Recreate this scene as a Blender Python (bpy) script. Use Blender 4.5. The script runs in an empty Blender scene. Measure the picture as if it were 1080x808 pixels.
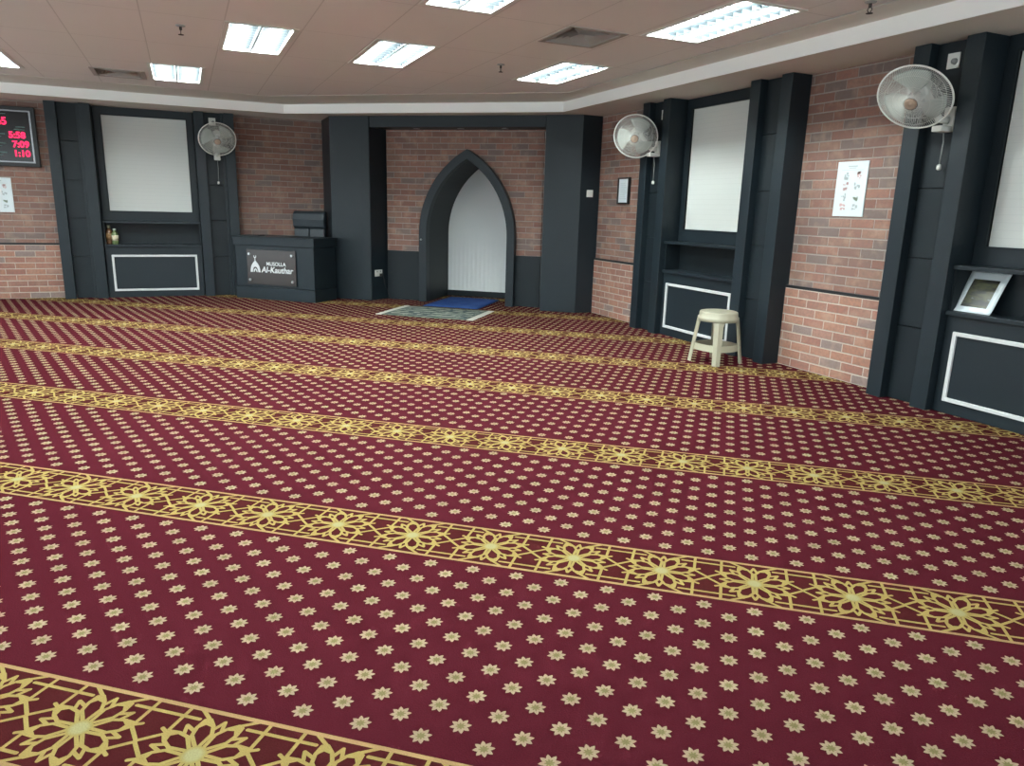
import bpy, bmesh, math, random
from mathutils import Vector, Matrix
random.seed(7)
scene = bpy.context.scene
C = scene.collection
PI = math.pi

# ------------------------------------------------------------------ helpers
def srgb(r, g, b):
    f = lambda c: (c/255/12.92) if c/255 <= .04045 else ((c/255+.055)/1.055)**2.4
    return (f(r), f(g), f(b), 1)

class MB:
    def __init__(s): s.bm = bmesh.new()
    def box(s, x0, x1, y0, y1, z0, z1, M=None):
        vs = [Vector((x, y, z)) for x in (x0, x1) for y in (y0, y1) for z in (z0, z1)]
        if M: vs = [M @ v for v in vs]
        v = [s.bm.verts.new(p) for p in vs]
        for q in ((0,1,3,2),(4,6,7,5),(0,4,5,1),(2,3,7,6),(0,2,6,4),(1,5,7,3)):
            s.bm.faces.new([v[i] for i in q])
        return s
    def loft(s, rings, close=True, caps=True, smooth=False):
        R = [[s.bm.verts.new(p) for p in r] for r in rings]
        n = len(R[0])
        for a, b in zip(R, R[1:]):
            for i in range(n if close else n-1):
                f = s.bm.faces.new((a[i], a[(i+1) % n], b[(i+1) % n], b[i])); f.smooth = smooth
        if caps:
            s.bm.faces.new(list(reversed(R[0]))); s.bm.faces.new(R[-1])
        return s
    def prism(s, pts, z0, z1, M=None):            # polygon in xy extruded along z
        r = [[Vector((p[0], p[1], z)) for p in pts] for z in (z0, z1)]
        if M: r = [[M @ v for v in q] for q in r]
        return s.loft(r)
    def wallprism(s, pts, y0, y1, M=None):        # polygon in xz extruded along y
        r = [[Vector((p[0], y, p[1])) for p in pts] for y in (y1, y0)]
        if M: r = [[M @ v for v in q] for q in r]
        return s.loft(r)
    def ringprism(s, outer, inner, y0, y1, open_bottom=False):   # two polylines of equal length in xz
        n = len(outer)
        def mk(P, y): return [s.bm.verts.new((p[0], y, p[1])) for p in P]
        of, inf, ob, ib = mk(outer, y0), mk(inner, y0), mk(outer, y1), mk(inner, y1)
        for i in range(n if not open_bottom else n-1):
            j = (i+1) % n
            s.bm.faces.new((of[i], of[j], inf[j], inf[i])); s.bm.faces.new((ob[i], ib[i], ib[j], ob[j]))
            s.bm.faces.new((of[i], ob[i], ob[j], of[j])); s.bm.faces.new((inf[i], inf[j], ib[j], ib[i]))
        if open_bottom:
            for k in (0, n-1): s.bm.faces.new((of[k], inf[k], ib[k], ob[k]))
        return s
    def tube(s, pts, r, n=6, closed=False, caps=True):
        pts = [Vector(p) for p in pts]; m = len(pts); rings = []
        up = None
        for i, p in enumerate(pts):
            a = pts[i-1] if (i or closed) else p; b = pts[(i+1) % m] if (i < m-1 or closed) else p
            t = (b-a).normalized()
            if up is None:
                up = Vector((0, 0, 1)) if abs(t.z) < .9 else Vector((1, 0, 0))
            x = t.cross(up)
            if x.length < 1e-6: x = t.cross(Vector((0, 1, 0)))
            x.normalize(); y = x.cross(t).normalized(); up = y
            rr = r[i] if isinstance(r, (list, tuple)) else r
            rings.append([p + rr*(math.cos(2*PI*k/n)*x + math.sin(2*PI*k/n)*y) for k in range(n)])
        if closed: rings.append(rings[0]); R = [[s.bm.verts.new(p) for p in q] for q in rings[:-1]]; R.append(R[0])
        else: R = [[s.bm.verts.new(p) for p in q] for q in rings]
        for a, b in zip(R, R[1:]):
            for k in range(n):
                f = s.bm.faces.new((a[k], a[(k+1) % n], b[(k+1) % n], b[k])); f.smooth = True
        if caps and not closed:
            s.bm.faces.new(list(reversed(R[0]))); s.bm.faces.new(R[-1])
        return s
    def lathe(s, prof, n=32, M=None, caps=True):  # profile [(r, z)] about z
        rings = []
        for r, z in prof:
            q = [Vector((r*math.cos(2*PI*k/n), r*math.sin(2*PI*k/n), z)) for k in range(n)]
            rings.append([M @ v for v in q] if M else q)
        return s.loft(rings, caps=caps, smooth=True)
    def grid(s, nu, nv, fn, smooth=True):
        V = [[s.bm.verts.new(fn(i/nu, j/nv)) for j in range(nv+1)] for i in range(nu+1)]
        for i in range(nu):
            for j in range(nv):
                f = s.bm.faces.new((V[i][j], V[i+1][j], V[i+1][j+1], V[i][j+1])); f.smooth = smooth
        return s
    def holed(s, outer, holes, z):                # flat sheet with holes, facing down
        def loop(P):
            v = [s.bm.verts.new((p[0], p[1], z)) for p in P]
            return [s.bm.edges.new((v[i], v[(i+1) % len(v)])) for i in range(len(v))]
        E = loop(outer)
        for h in holes: E += loop(h)
        bmesh.ops.triangle_fill(s.bm, use_beauty=True, use_dissolve=False, edges=E, normal=(0, 0, -1))
        return s

def obj(name, mb, mat, parent=None, bevel=0, seg=2, recalc=True):
    me = bpy.data.meshes.new(name)
    if recalc: bmesh.ops.recalc_face_normals(mb.bm, faces=mb.bm.faces)
    mb.bm.to_mesh(me); mb.bm.free()
    me.materials.append(mat)
    o = bpy.data.objects.new(name, me); C.objects.link(o)
    if parent: o.parent = parent
    if bevel:
        m = o.modifiers.new('bevel', 'BEVEL'); m.width = bevel; m.segments = seg; m.limit_method = 'ANGLE'; m.angle_limit = math.radians(40)
    return o
def tag(o, label, cat, group=None):
    o['label'] = label; o['category'] = cat; o['kind'] = 'thing'
    if group: o['group'] = group
    return o
def thing(name, label, cat, loc=(0, 0, 0), rz=0, group=None, M=None):
    o = bpy.data.objects.new(name, None); C.objects.link(o); o.empty_display_size = .1
    if M is not None: o.matrix_world = M
    else: o.location = loc; o.rotation_euler = (0, 0, rz)
    return tag(o, label, cat, group)
def struct(name, mb, mat, parent=None, bevel=0, loc=None, rz=0):
    o = obj(name, mb, mat, parent, bevel)
    if loc is not None: o.location = loc; o.rotation_euler = (0, 0, rz)
    if parent is None: o['kind'] = 'structure'
    return o
def kids(o): return [c for c in bpy.data.objects if c.parent == o]
def dup(root, loc, rz, label):
    def cp(o, parent):
        c = o.copy(); C.objects.link(c); c.parent = parent
        for k in kids(o): cp(k, c)
        return c
    r = cp(root, None); r.location = loc; r.rotation_euler = (0, 0, rz); r['label'] = label
    return r
def text(name, body, size, mat, parent, loc, extrude=.001, shear=0, align='LEFT', rot=(PI/2, 0, 0), bold=0):
    cu = bpy.data.curves.new(name, 'FONT'); cu.body = body; cu.size = size; cu.extrude = extrude; cu.shear = shear
    cu.align_x = align; cu.offset = bold; cu.materials.append(mat)
    tmp = bpy.data.objects.new(name, cu); C.objects.link(tmp)
    me = bpy.data.meshes.new_from_object(tmp.evaluated_get(bpy.context.evaluated_depsgraph_get()))
    bpy.data.objects.remove(tmp)
    o = bpy.data.objects.new(name, me); C.objects.link(o); o.parent = parent; o.location = loc; o.rotation_euler = rot
    return o

# ------------------------------------------------------------------ node helpers
class G:
    """small expression builder over shader math nodes"""
    def __init__(s, mat): s.nt = mat.node_tree; s.N = s.nt.nodes; s.L = s.nt.links
    def m(s, op, *a):
        n = s.N.new('ShaderNodeMath'); n.operation = op
        for i, v in enumerate(a):
            if isinstance(v, (int, float)): n.inputs[i].default_value = v
            else: s.L.new(v, n.inputs[i])
        return n.outputs[0]
    def add(s, a, b): return s.m('ADD', a, b)
    def sub(s, a, b): return s.m('SUBTRACT', a, b)
    def mul(s, a, b): return s.m('MULTIPLY', a, b)
    def absv(s, a): return s.m('ABSOLUTE', a)
    def lt(s, a, b): return s.m('LESS_THAN', a, b)
    def gt(s, a, b): return s.m('GREATER_THAN', a, b)
    def mx(s, a, b): return s.m('MAXIMUM', a, b)
    def mn(s, a, b): return s.m('MINIMUM', a, b)
    def wrap(s, a, p):                     # a - p*floor(a/p + .5)
        return s.sub(a, s.mul(s.m('FLOOR', s.add(s.mul(a, 1/p), .5)), p))
    def seg(s, p, q, a, b):                # distance of (p,q) to segment a-b
        dx, dy = b[0]-a[0], b[1]-a[1]; L2 = dx*dx+dy*dy
        px, py = s.sub(p, a[0]), s.sub(q, a[1])
        t = s.add(s.mul(px, dx/L2), s.mul(py, dy/L2)); t = s.mn(s.mx(t, 0), 1)
        ex, ey = s.sub(px, s.mul(t, dx)), s.sub(py, s.mul(t, dy))
        return s.m('SQRT', s.add(s.mul(ex, ex), s.mul(ey, ey)))
    def mix(s, f, a, b):
        n = s.N.new('ShaderNodeMix'); n.data_type = 'RGBA'
        for i, v in ((0, f), (6, a), (7, b)):
            if isinstance(v, (int, float, tuple)): n.inputs[i].default_value = v
            else: s.L.new(v, n.inputs[i])
        return n.outputs[2]
    def node(s, t, **k):
        n = s.N.new(t)
        for a, v in k.items(): setattr(n, a, v)
        return n
    def coords(s):
        tc = s.node('ShaderNodeTexCoord'); sp = s.node('ShaderNodeSeparateXYZ'); s.L.new(tc.outputs['Object'], sp.inputs[0])
        return tc.outputs['Object'], sp.outputs
    def noise(s, vec, scale, detail=2):
        n = s.node('ShaderNodeTexNoise'); n.inputs['Scale'].default_value = scale; n.inputs['Detail'].default_value = detail
        if vec is not None: s.L.new(vec, n.inputs['Vector'])
        return n.outputs[0]
    def bsdf(s): return next(n for n in s.N if n.type == 'BSDF_PRINCIPLED')
    def bump(s, h, strength, dist):
        b = s.node('ShaderNodeBump'); b.inputs['Strength'].default_value = strength; b.inputs['Distance'].default_value = dist
        s.L.new(h, b.inputs['Height']); s.L.new(b.outputs[0], s.bsdf().inputs['Normal'])

def mat(name, col, rough=.5, spec=.5, metal=0, emit=None, estr=0, var=0, vscale=6, coat=0, bump=0, bscale=200):
    m = bpy.data.materials.new(name); m.use_nodes = True
    g = G(m); b = g.bsdf()
    b.inputs['Base Color'].default_value = col; b.inputs['Roughness'].default_value = rough
    b.inputs['Specular IOR Level'].default_value = spec; b.inputs['Metallic'].default_value = metal
    if coat: b.inputs['Coat Weight'].default_value = coat; b.inputs['Coat Roughness'].default_value = .06
    if emit: b.inputs['Emission Color'].default_value = emit; b.inputs['Emission Strength'].default_value = estr
    if var:
        vec, _ = g.coords(); n = g.noise(vec, vscale, 4)
        lo = tuple(c*(1-var) for c in col[:3])+(1,); hi = tuple(min(1, c*(1+var)) for c in col[:3])+(1,)
        g.L.new(g.mix(n, lo, hi), b.inputs['Base Color'])
    if bump:
        vec, _ = g.coords(); g.bump(g.noise(vec, bscale, 2), bump, .002)
    return m

def brick_material(name, palette, mortar, bump=.6, perp=.0015):
    m = bpy.data.materials.new(name); m.use_nodes = True; g = G(m); b = g.bsdf()
    vec, xyz = g.coords(); x, z = xyz[0], xyz[2]
    H, W, mo = .0765, .222, .010
    row = g.m('FLOOR', g.mul(z, 1/H)); fz = g.sub(z, g.mul(row, H))
    off = g.add(g.mul(g.m('MODULO', g.absv(row), 2.0), W/2), g.mul(g.m('SINE', g.mul(row, 12.9898)), .018))
    xs = g.add(x, off); col = g.m('FLOOR', g.mul(xs, 1/W)); fx = g.sub(xs, g.mul(col, W))
    cv = g.node('ShaderNodeCombineXYZ'); g.L.new(row, cv.inputs[0]); g.L.new(col, cv.inputs[1])
    wn = g.node('ShaderNodeTexWhiteNoise'); wn.noise_dimensions = '3D'; g.L.new(cv.outputs[0], wn.inputs['Vector'])
    ramp = g.node('ShaderNodeValToRGB'); ramp.color_ramp.interpolation = 'CONSTANT'
    e = ramp.color_ramp.elements
    while len(e) < len(palette): e.new(.5)
    for i, c in enumerate(palette): e[i].position = i/len(palette); e[i].color = c
    g.L.new(wn.outputs['Value'], ramp.inputs[0])
    n1 = g.noise(vec, 38, 5); n2 = g.noise(vec, 7, 3)
    base = g.mix(g.mul(g.sub(n1, .36), 1.5), ramp.outputs[0], srgb(116, 98, 92))
    base = g.mix(g.mul(g.mx(g.sub(n2, .52), 0), 2.0), base, srgb(178, 150, 132))
    jit = g.mul(g.sub(g.noise(vec, 60, 2), .5), .005)
    dv = g.add(g.mn(fx, g.sub(W, fx)), perp); d = g.mn(g.mn(fz, g.sub(H, fz)), dv)
    d = g.add(d, jit)
    ss = g.node('ShaderNodeMapRange'); ss.interpolation_type = 'SMOOTHSTEP'
    ss.inputs['From Min'].default_value = mo*.35; ss.inputs['From Max'].default_value = mo*.75
    g.L.new(d, ss.inputs['Value'])
    g.L.new(g.mix(ss.outputs[0], mortar, base), b.inputs['Base Color'])
    b.inputs['Roughness'].default_value = .9; b.inputs['Specular IOR Level'].default_value = .2
    g.bump(g.add(ss.outputs[0], g.mul(g.noise(vec, 120, 3), .35)), bump, .006)
    return m

def carpet_material():
    m = bpy.data.materials.new('patterned_carpet'); m.use_nodes = True; g = G(m); b = g.bsdf()
    vec, xyz = g.coords(); x, y = xyz[0], xyz[1]
    yA, d, s = 1.2637, 1.2879, .3322
    Y = g.sub(y, yA); X = g.sub(x, g.mul(Y, .033))
    v = g.wrap(Y, d); bb = g.absv(v)
    us = g.wrap(g.sub(X, .2423), s); a = g.absv(us)
    # rosette folded eightfold
    r = g.m('SQRT', g.add(g.mul(a, a), g.mul(bb, bb))); th = g.m('ARCTAN2', bb, a)
    psi = g.absv(g.sub(g.absv(g.sub(th, PI/4)), PI/8))
    p, q = g.mul(r, g.m('COSINE', psi)), g.mul(r, g.m('SINE', psi))
    w = .0052
    D = g.seg(p, q, (.028, .0045), (.070, .0238))
    for A, B in (((.070, .0238), (.100, .0195)), ((.100, .0195), (.113, .0)), ((.086, .0225), (.110, .0456)), ((.100, .0195), (.125, .0070)), ((.113, .0), (.125, .0070))):
        D = g.mn(D, g.seg(p, q, A, B))
    motif = g.lt(D, w)
    motif = g.mul(motif, g.lt(bb, .15))
    # rails, bars and crossings between rosettes
    D2 = g.mn(g.seg(a, bb, (.117, .146), (.117, .048)), g.seg(a, bb, (.108, .050), (.1661, .002)))
    D2 = g.mn(D2, g.seg(a, bb, (.117, .048), (.136, .058)))
    D2 = g.mn(D2, g.seg(a, bb, (.070, .112), (.1661, .112)))
    D2 = g.mn(D2, g.seg(a, bb, (.044, .118), (.085, .146)))
    motif = g.mx(motif, g.lt(D2, w))
    border = g.lt(g.absv(g.sub(bb, .148)), .0068)
    inband = g.lt(bb, .155)
    motif = g.mul(g.mx(motif, border), inband)
    core = g.mul(g.lt(r, .030), inband)
    # sprinkled flowers
    Yp = g.sub(Y, g.mul(g.m('FLOOR', g.mul(Y, 1/d)), d))
    t = g.mul(g.sub(Yp, .2153), 1/.0622); j = g.m('FLOOR', g.add(t, .5))
    ok = g.mul(g.gt(j, -.5), g.lt(j, 14.5))
    fy = g.mul(g.sub(t, j), .0622)
    fx = g.wrap(g.sub(g.sub(X, .0714), g.mul(g.m('MODULO', g.absv(j), 2.0), .08305)), .1661)
    fr = g.m('SQRT', g.add(g.mul(fx, fx), g.mul(fy, fy))); ft = g.m('ARCTAN2', fx, fy)
    wv = g.wrap(g.add(ft, PI/8), PI/4); wv = g.sub(1, g.mul(g.absv(wv), 8/PI))
    flower = g.mul(g.lt(fr, g.add(.0170, g.mul(wv, .0118))), ok)
    heart = g.lt(fr, g.add(.007, g.mul(wv, .007)))
    # colours
    n = g.noise(vec, 2.2, 4); n2 = g.noise(vec, 260, 2)
    red = g.mix(n, srgb(60, 20, 27), srgb(67, 23, 31))
    bandred = g.mix(n, srgb(56, 22, 23), srgb(62, 24, 26))
    colr = g.mix(inband, red, bandred)
    colr = g.mix(g.mul(flower, 1.0), colr, srgb(138, 123, 100))
    colr = g.mix(g.mul(flower, heart), colr, srgb(106, 100, 66))
    gold = g.mix(border, srgb(136, 121, 72), srgb(140, 116, 80))
    colr = g.mix(motif, colr, gold)
    colr = g.mix(g.mul(core, g.m('MINIMUM', g.mul(g.sub(.031, r), 70), 1.0)), g.mix(core, colr, srgb(130, 115, 64)), srgb(136, 132, 96))
    dk = g.mul(g.sub(n2, .5), .5); colr2 = g.node('ShaderNodeHueSaturation')
    g.L.new(colr, colr2.inputs['Color']); g.L.new(g.add(1.0, dk), colr2.inputs['Value'])
    g.L.new(colr2.outputs[0], b.inputs['Base Color'])
    b.inputs['Roughness'].default_value = 1; b.inputs['Specular IOR Level'].default_value = .0
    g.bump(g.add(n2, g.mul(g.mx(motif, flower), .6)), .35, .003)
    return m

# ------------------------------------------------------------------ materials
clad = mat('charcoal_cladding', srgb(24, 34, 40), .45, .35, var=.10, vscale=3)
clad_deep = mat('charcoal_panel', srgb(20, 29, 34), .5, .3, var=.10, vscale=3)
black_trim = mat('black_trim', srgb(28, 30, 33), .6, .3)
plaster = mat('soffit_plaster', srgb(226, 224, 216), .8, .2, var=.02)
soffit_m = mat('soffit_shaded', srgb(212, 206, 198), .85, .2, var=.02); fascia_m = mat('fascia_lit', srgb(246, 247, 245), .45, .4)  # same plaster white; direct light and warm bounce put into the colours
white_mould = mat('white_moulding', srgb(206, 208, 208), .35, .5)
white_pl = mat('white_plastic', srgb(222, 224, 218), .4, .5)
grey_pl = mat('grey_plastic', srgb(150, 152, 150), .45, .5)
orange_pl = mat('orange_badge', srgb(172, 150, 132), .45, .5)
mortar = srgb(178, 168, 156)
brick_hi = brick_material('aged_red_brick', [srgb(138, 104, 93), srgb(146, 108, 95), srgb(128, 100, 91), srgb(120, 106, 102), srgb(148, 115, 102), srgb(132, 97, 86), srgb(140, 110, 98)], srgb(150, 141, 135), perp=.0026)
brick_lo = brick_material('bright_red_brick', [srgb(156, 112, 98), srgb(162, 118, 100), srgb(146, 108, 96), srgb(136, 120, 116), srgb(166, 122, 104), srgb(150, 106, 93), srgb(158, 120, 107)], srgb(178, 166, 154))
carpet = carpet_material()
steel = mat('brushed_steel', srgb(190, 192, 194), .3, .5, 1)
leather = mat('black_leather', srgb(44, 52, 58), .38, .5, bump=.3, bscale=90)
dark_pl = mat('black_plastic', srgb(26, 28, 30), .45, .5)

# ceiling tiles: seams of a 1.1 x .55 grid in the ceiling's own axes
def ceiling_material():
    m = bpy.data.materials.new('ceiling_tile'); m.use_nodes = True; g = G(m); b = g.bsdf()
    vec, xyz = g.coords()
    sx = g.absv(g.wrap(g.sub(xyz[0], .05), 1.1)); sy = g.absv(g.wrap(g.add(xyz[1], 2.87), .55))
    seam = g.lt(g.mn(sx, sy), .0045)
    n = g.noise(vec, 1.3, 3)
    c = g.mix(n, srgb(232, 228, 224), srgb(238, 234, 230))
    g.L.new(g.mix(g.mul(seam, .25), c, srgb(120, 112, 106)), b.inputs['Base Color'])
    b.inputs['Roughness'].default_value = .95; b.inputs['Specular IOR Level'].default_value = .1
    return m
tile = ceiling_material()

def board_material():
    m = bpy.data.materials.new('glossy_white_blind'); m.use_nodes = True; g = G(m); b = g.bsdf()
    vec, xyz = g.coords()
    l = g.lt(g.absv(g.wrap(xyz[2], .05)), .002)
    g.L.new(g.mix(g.mul(l, .35), srgb(203, 207, 203), srgb(184, 188, 186)), b.inputs['Base Color'])
    b.inputs['Roughness'].default_value = .55
    b.inputs['Coat Weight'].default_value = .35; b.inputs['Coat Roughness'].default_value = .07
    return m
board_m = board_material()

# ------------------------------------------------------------------ room axes
ar, al = math.radians(-51.7), math.radians(38.3)
er = Vector((math.cos(ar), math.sin(ar))); nr = Vector((er.y, -er.x))
el = Vector((math.cos(al), math.sin(al))); nl = Vector((el.y, -el.x))
Or, Ol = Vector((.04, 7.84)), Vector((-5.7, 9.88))
def PR(s, n): return Or + s*er + n*nr
def PL(s, n): return Ol + s*el + n*nl
def meet(p, d, q, e):
    k = d.x*e.y - d.y*e.x; t = ((q.x-p.x)*e.y - (q.y-p.y)*e.x)/k
    return p + t*d
ZS, ZC = 2.46, 2.57
SIDE = {'r': (Or, er, nr, ar), 'l': (Ol, el, nl, al)}
def at(side, s, n, z=0):
    p = PR(s, n) if side == 'r' else PL(s, n)
    return (p.x, p.y, z)
def rot(side): return SIDE[side][3]

# ------------------------------------------------------------------ floor, walls, ceiling
CR = [PR(-5.4, -.6), PR(9.2, -.6), PR(9.2, 10.7), PR(-5.4, 10.7)]
f = struct('floor', MB().prism([(p.x, p.y) for p in CR][::-1], -.1, 0), carpet)

# right wall: backing, brick panels above and below the black ledge
def wall_run(side, name, runs, s0, s1):
    O, e, n, a = SIDE[side]
    w = struct(name, MB().box(s0, s1, .06, .26, 0, 2.66), clad_deep, loc=(O.x, O.y, 0), rz=a)
    for a0, a1 in runs:
        struct('brick_upper', MB().box(a0, a1, 0, .06, .714, ZS), brick_hi, w)
        struct('brick_lower', MB().box(a0, a1, -.03, .06, 0, .69), brick_lo, w)
        struct('ledge_groove', MB().box(a0, a1, -.031, .06, .69, .714), black_trim, w)
    return w
wall_run('r', 'wall_right', [(-2.25, -1.0), (1.18, 2.30), (4.0, 9.0)], -2.6, 9.2)
wall_run('l', 'wall_left', [(-7.4, -3.14), (-.93, .30)], -7.6, .6)


# lowered soffit round the three walls
cA = meet(PL(0, .70), el, Vector((0, 9.13)), Vector((1, 0)))
cB = meet(PR(0, .61), er, Vector((0, 9.13)), Vector((1, 0)))
corner = meet(PL(0, -.2), el, PR(0, -.2), er)
so = [PL(-7.6, -.2), corner, PR(9.0, -.2), PR(9.0, .61), cB, cA, PL(-7.6, .70)]
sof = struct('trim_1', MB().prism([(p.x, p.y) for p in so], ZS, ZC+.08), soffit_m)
e_ = .012
fo_ = [PL(-7.6, .70), cA, cB, PR(9.0, .61)]
fi_ = [PR(9.0, .61+e_), cB+Vector((0, -e_)), cA+Vector((0, -e_)), PL(-7.6, .70+e_)]
struct('lit_fascia', MB().prism([(p.x, p.y) for p in fo_+fi_], ZS-.004, ZC), fascia_m, sof)  # thin facing added to carry the lighter, lit tone of the fascia
# plaster border of the ceiling and the dark shadow gap next to the tiles
bA = meet(PL(0, 1.40), el, Vector((0, 8.42)), Vector((1, 0))); bB = meet(PR(0, .90), er, Vector((0, 8.42)), Vector((1, 0)))
bo = [PL(-7.6, .68), cA+Vector((0, .02)), cB+Vector((0, .02)), PR(9.0, .59), PR(9.0, .90), bB, bA, PL(-7.6, 1.40)]
struct('trim_2', MB().prism([(p.x, p.y) for p in bo], ZC, ZC+.03), plaster)

# lights and vents: (s, n) of their centres in right-wall axes
LIGHTS = [(-.5, 1.505, 'troffer light nearest the corner beside the right soffit, in front of the niche'),
          (-.5, 3.145, 'troffer light in front of the pointed niche, second row from the right wall'),
          (-.5, 4.255, 'troffer light above the desk side of the room, with a sprinkler beside it'),
          (-2.65, 4.85, 'small looking far troffer light beside the left wall vent'),
          (-2.65, 6.53, 'troffer light cut by the left edge of the photo'),
          (1.74, 1.46, 'long looking louvred troffer light above the right wall between the two fans'),
          (1.74, 3.145, 'troffer light cut by the top edge of the photo'),
          (1.74, 4.85, 'troffer light out of frame beyond the one cut by the top edge'), (1.74, 6.53, 'troffer light out of frame, farthest to the left of the near row'),
          (-.5, 6.53, 'troffer light out of frame between the near row and the left wall'), (-2.65, 8.21, 'added troffer light out of frame along the left wall'), (3.94, 3.145, 'added troffer light out of frame over the viewer'), (3.94, 4.85, 'added troffer light out of frame, over the viewer, on the left')]  # left-wall lamp and those over the viewer are unseen, added for extra light
VENTS = [(.915, 2.055, .50, .44), (-2.96, 5.40, .50, .46)]
LX, LY = 1.07, .49
def rect(s, n, w, h): return [(s-w/2, -n-h/2), (s+w/2, -n-h/2), (s+w/2, -n+h/2), (s-w/2, -n+h/2)]
def loc_r(p): d = p-Or; return (d.dot(er), -d.dot(nr))
g_ = .03
gA = meet(PL(0, 1.40+g_), el, Vector((0, 8.42-g_)), Vector((1, 0))); gB = meet(PR(0, .90+g_), er, Vector((0, 8.42-g_)), Vector((1, 0)))
co = [PL(-7.6, 1.40+g_), gA, gB, PR(9.0, .90+g_), PR(9.0, 10.5), PR(-5.3, 10.5)]
holes = [rect(s, n, LX, LY) for s, n, _ in LIGHTS] + [rect(*v) for v in VENTS]
ce = struct('ceiling', MB().holed([loc_r(p) for p in co], holes, 0), tile, loc=(Or.x, Or.y, ZC), rz=ar)
# the slab over the ceiling void
struct('trim_3', MB().prism([(p.x, p.y) for p in CR][::-1], ZC+.16, ZC+.26), black_trim)

# ------------------------------------------------------------------ ceiling lights
lamp_m = mat('lamp_tube', (1, 1, 1, 1), .5, 0, emit=(.90, 1.0, .98, 1), estr=88)
refl_m = mat('louvre_white', srgb(238, 240, 240), .25, .6); blade_grey = mat('louvre_blade', srgb(44, 50, 54), .35, .4)
spine_m = mat('louvre_spine', srgb(60, 66, 68), .4, .4)
def make_light(label):
    t = thing('ceiling_light', label, 'ceiling light', group='recessed louvred ceiling lights')
    hx, hy = LX/2, LY/2
    h = MB()
    h.box(-hx, hx, -hy, hy, .085, .095)
    for sy in (-1, 1): h.box(-hx, hx, sy*hy-.004, sy*hy+.004, 0, .09)
    for sx in (-1, 1): h.box(sx*hx-.004, sx*hx+.004, -hy, hy, 0, .09)
    obj('housing', h, refl_m, t)
    fr = MB()
    for sy in (-1, 1): fr.box(-hx-.018, hx+.018, sy*hy-.018, sy*hy+.018, -.004, .004)
    for sx in (-1, 1): fr.box(sx*hx-.018, sx*hx+.018, -hy, hy, -.004, .004)
    obj('frame', fr, white_pl, t)
    for sy in (-1, 1):
        tb = MB(); tb.tube([(-hx+.04, sy*.122, .055), (hx-.04, sy*.122, .055)], .014, 6)
        obj('lamp_tube', tb, lamp_m, t)
    sp_ = MB().loft([[Vector((x, -.005, -.002)), Vector((x, .005, -.002)), Vector((x, .022, .05)), Vector((x, -.022, .05))] for x in (-hx, hx)])
    obj('spine', sp_, spine_m, t)
    lv = MB()
    for sy in (-.235, .235):
        w = .008
        lv.loft([[Vector((x, sy-w*.3, .002)), Vector((x, sy+w*.3, .002)), Vector((x, sy+w, .06)), Vector((x, sy-w, .06))] for x in (-hx, hx)])
    nb = 12
    for k in range(1, nb):
        x = -hx + LX*k/nb
        for c in (-.1175, .1175):
            # bat-wing cross blades, deeper in the middle
            pts = [(c-.1, .004), (c+.1, .004), (c+.1, .035), (c+.03, .018), (c-.03, .018), (c-.1, .035)]
            lv.loft([[Vector((xx, p[0], p[1])) for p in pts] for xx in (x-.0012, x+.0012)])
    obj('louvre', lv, blade_grey, t)
    return t
proto = make_light(LIGHTS[0][2])
for i, (s, n, lab) in enumerate(LIGHTS):
    o = proto if i == 0 else dup(proto, (0, 0, 0), 0, lab)
    o.location = at('r', s, n, ZC); o.rotation_euler = (0, 0, ar)

# vents
vent_m = mat('vent_grey', srgb(176, 170, 164), .6, .3); vent_d = mat('vent_dark', srgb(70, 66, 64), .8, .2)
for (s, n, w, h), lab in zip(VENTS, ['square louvred air vent in the ceiling above the right side of the niche', 'narrow looking air vent in the ceiling near the left wall']):
    t = thing('ceiling_vent', lab, 'air vent', at('r', s, n, ZC), ar, 'ceiling air vents')
    fr = MB()
    for a0, a1 in ((1, .93), ):
        pass
    for sy in (-1, 1): fr.box(-w/2-.02, w/2+.02, sy*h/2-.022, sy*h/2+.022, -.006, .004)
    for sx in (-1, 1): fr.box(sx*w/2-.022, sx*w/2+.022, -h/2, h/2, -.006, .004)
    obj('frame', fr, vent_m, t)
    obj('duct', MB().box(-w/2, w/2, -h/2, h/2, .10, .11), vent_d, t)
    sl = MB()
    for k in range(1, 6):       # nested sloping vanes
        u = 1-k/6.2; v_ = u+.12
        o1 = [(-w/2*u, -h/2*u), (w/2*u, -h/2*u), (w/2*u, h/2*u), (-w/2*u, h/2*u)]
        o2 = [(-w/2*v_, -h/2*v_), (w/2*v_, -h/2*v_), (w/2*v_, h/2*v_), (-w/2*v_, h/2*v_)]
        sl.loft([[Vector((*p, .055)) for p in o1], [Vector((*p, .0)) for p in o2], [Vector((p[0]*1.005, p[1]*1.005, .002)) for p in o2], [Vector((p[0]*1.01, p[1]*1.01, .057)) for p in o1]], caps=False)
    obj('vane', sl, vent_m, t)

# sprinklers
for (s, n), lab in zip([(-.28, 4.81), (-.38, 2.17), (2.61, 1.02)], ['fire sprinkler hanging beside the light above the desk side', 'fire sprinkler hanging between the two lights before the niche', 'fire sprinkler hanging near the right soffit at the top edge of the photo']):
    t = thing('sprinkler', lab, 'sprinkler', at('r', s, n, ZC), ar, 'ceiling sprinklers')
    obj('rose', MB().lathe([(.035, .0), (.033, -.006), (.016, -.010), (.004, -.011)], 20), grey_pl, t)
    b = MB().lathe([(.010, -.004), (.010, -.030), (.006, -.034)], 12)
    b.tube([(.008, 0, -.03), (.017, 0, -.045), (.004, 0, -.062)], .003).tube([(-.008, 0, -.03), (-.017, 0, -.045), (-.004, 0, -.062)], .003)
    obj('body', b, vent_d, t)
    obj('deflector', MB().lathe([(.003, -.060), (.020, -.063), (.020, -.066), (.003, -.066)], 16), vent_d, t)

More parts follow.
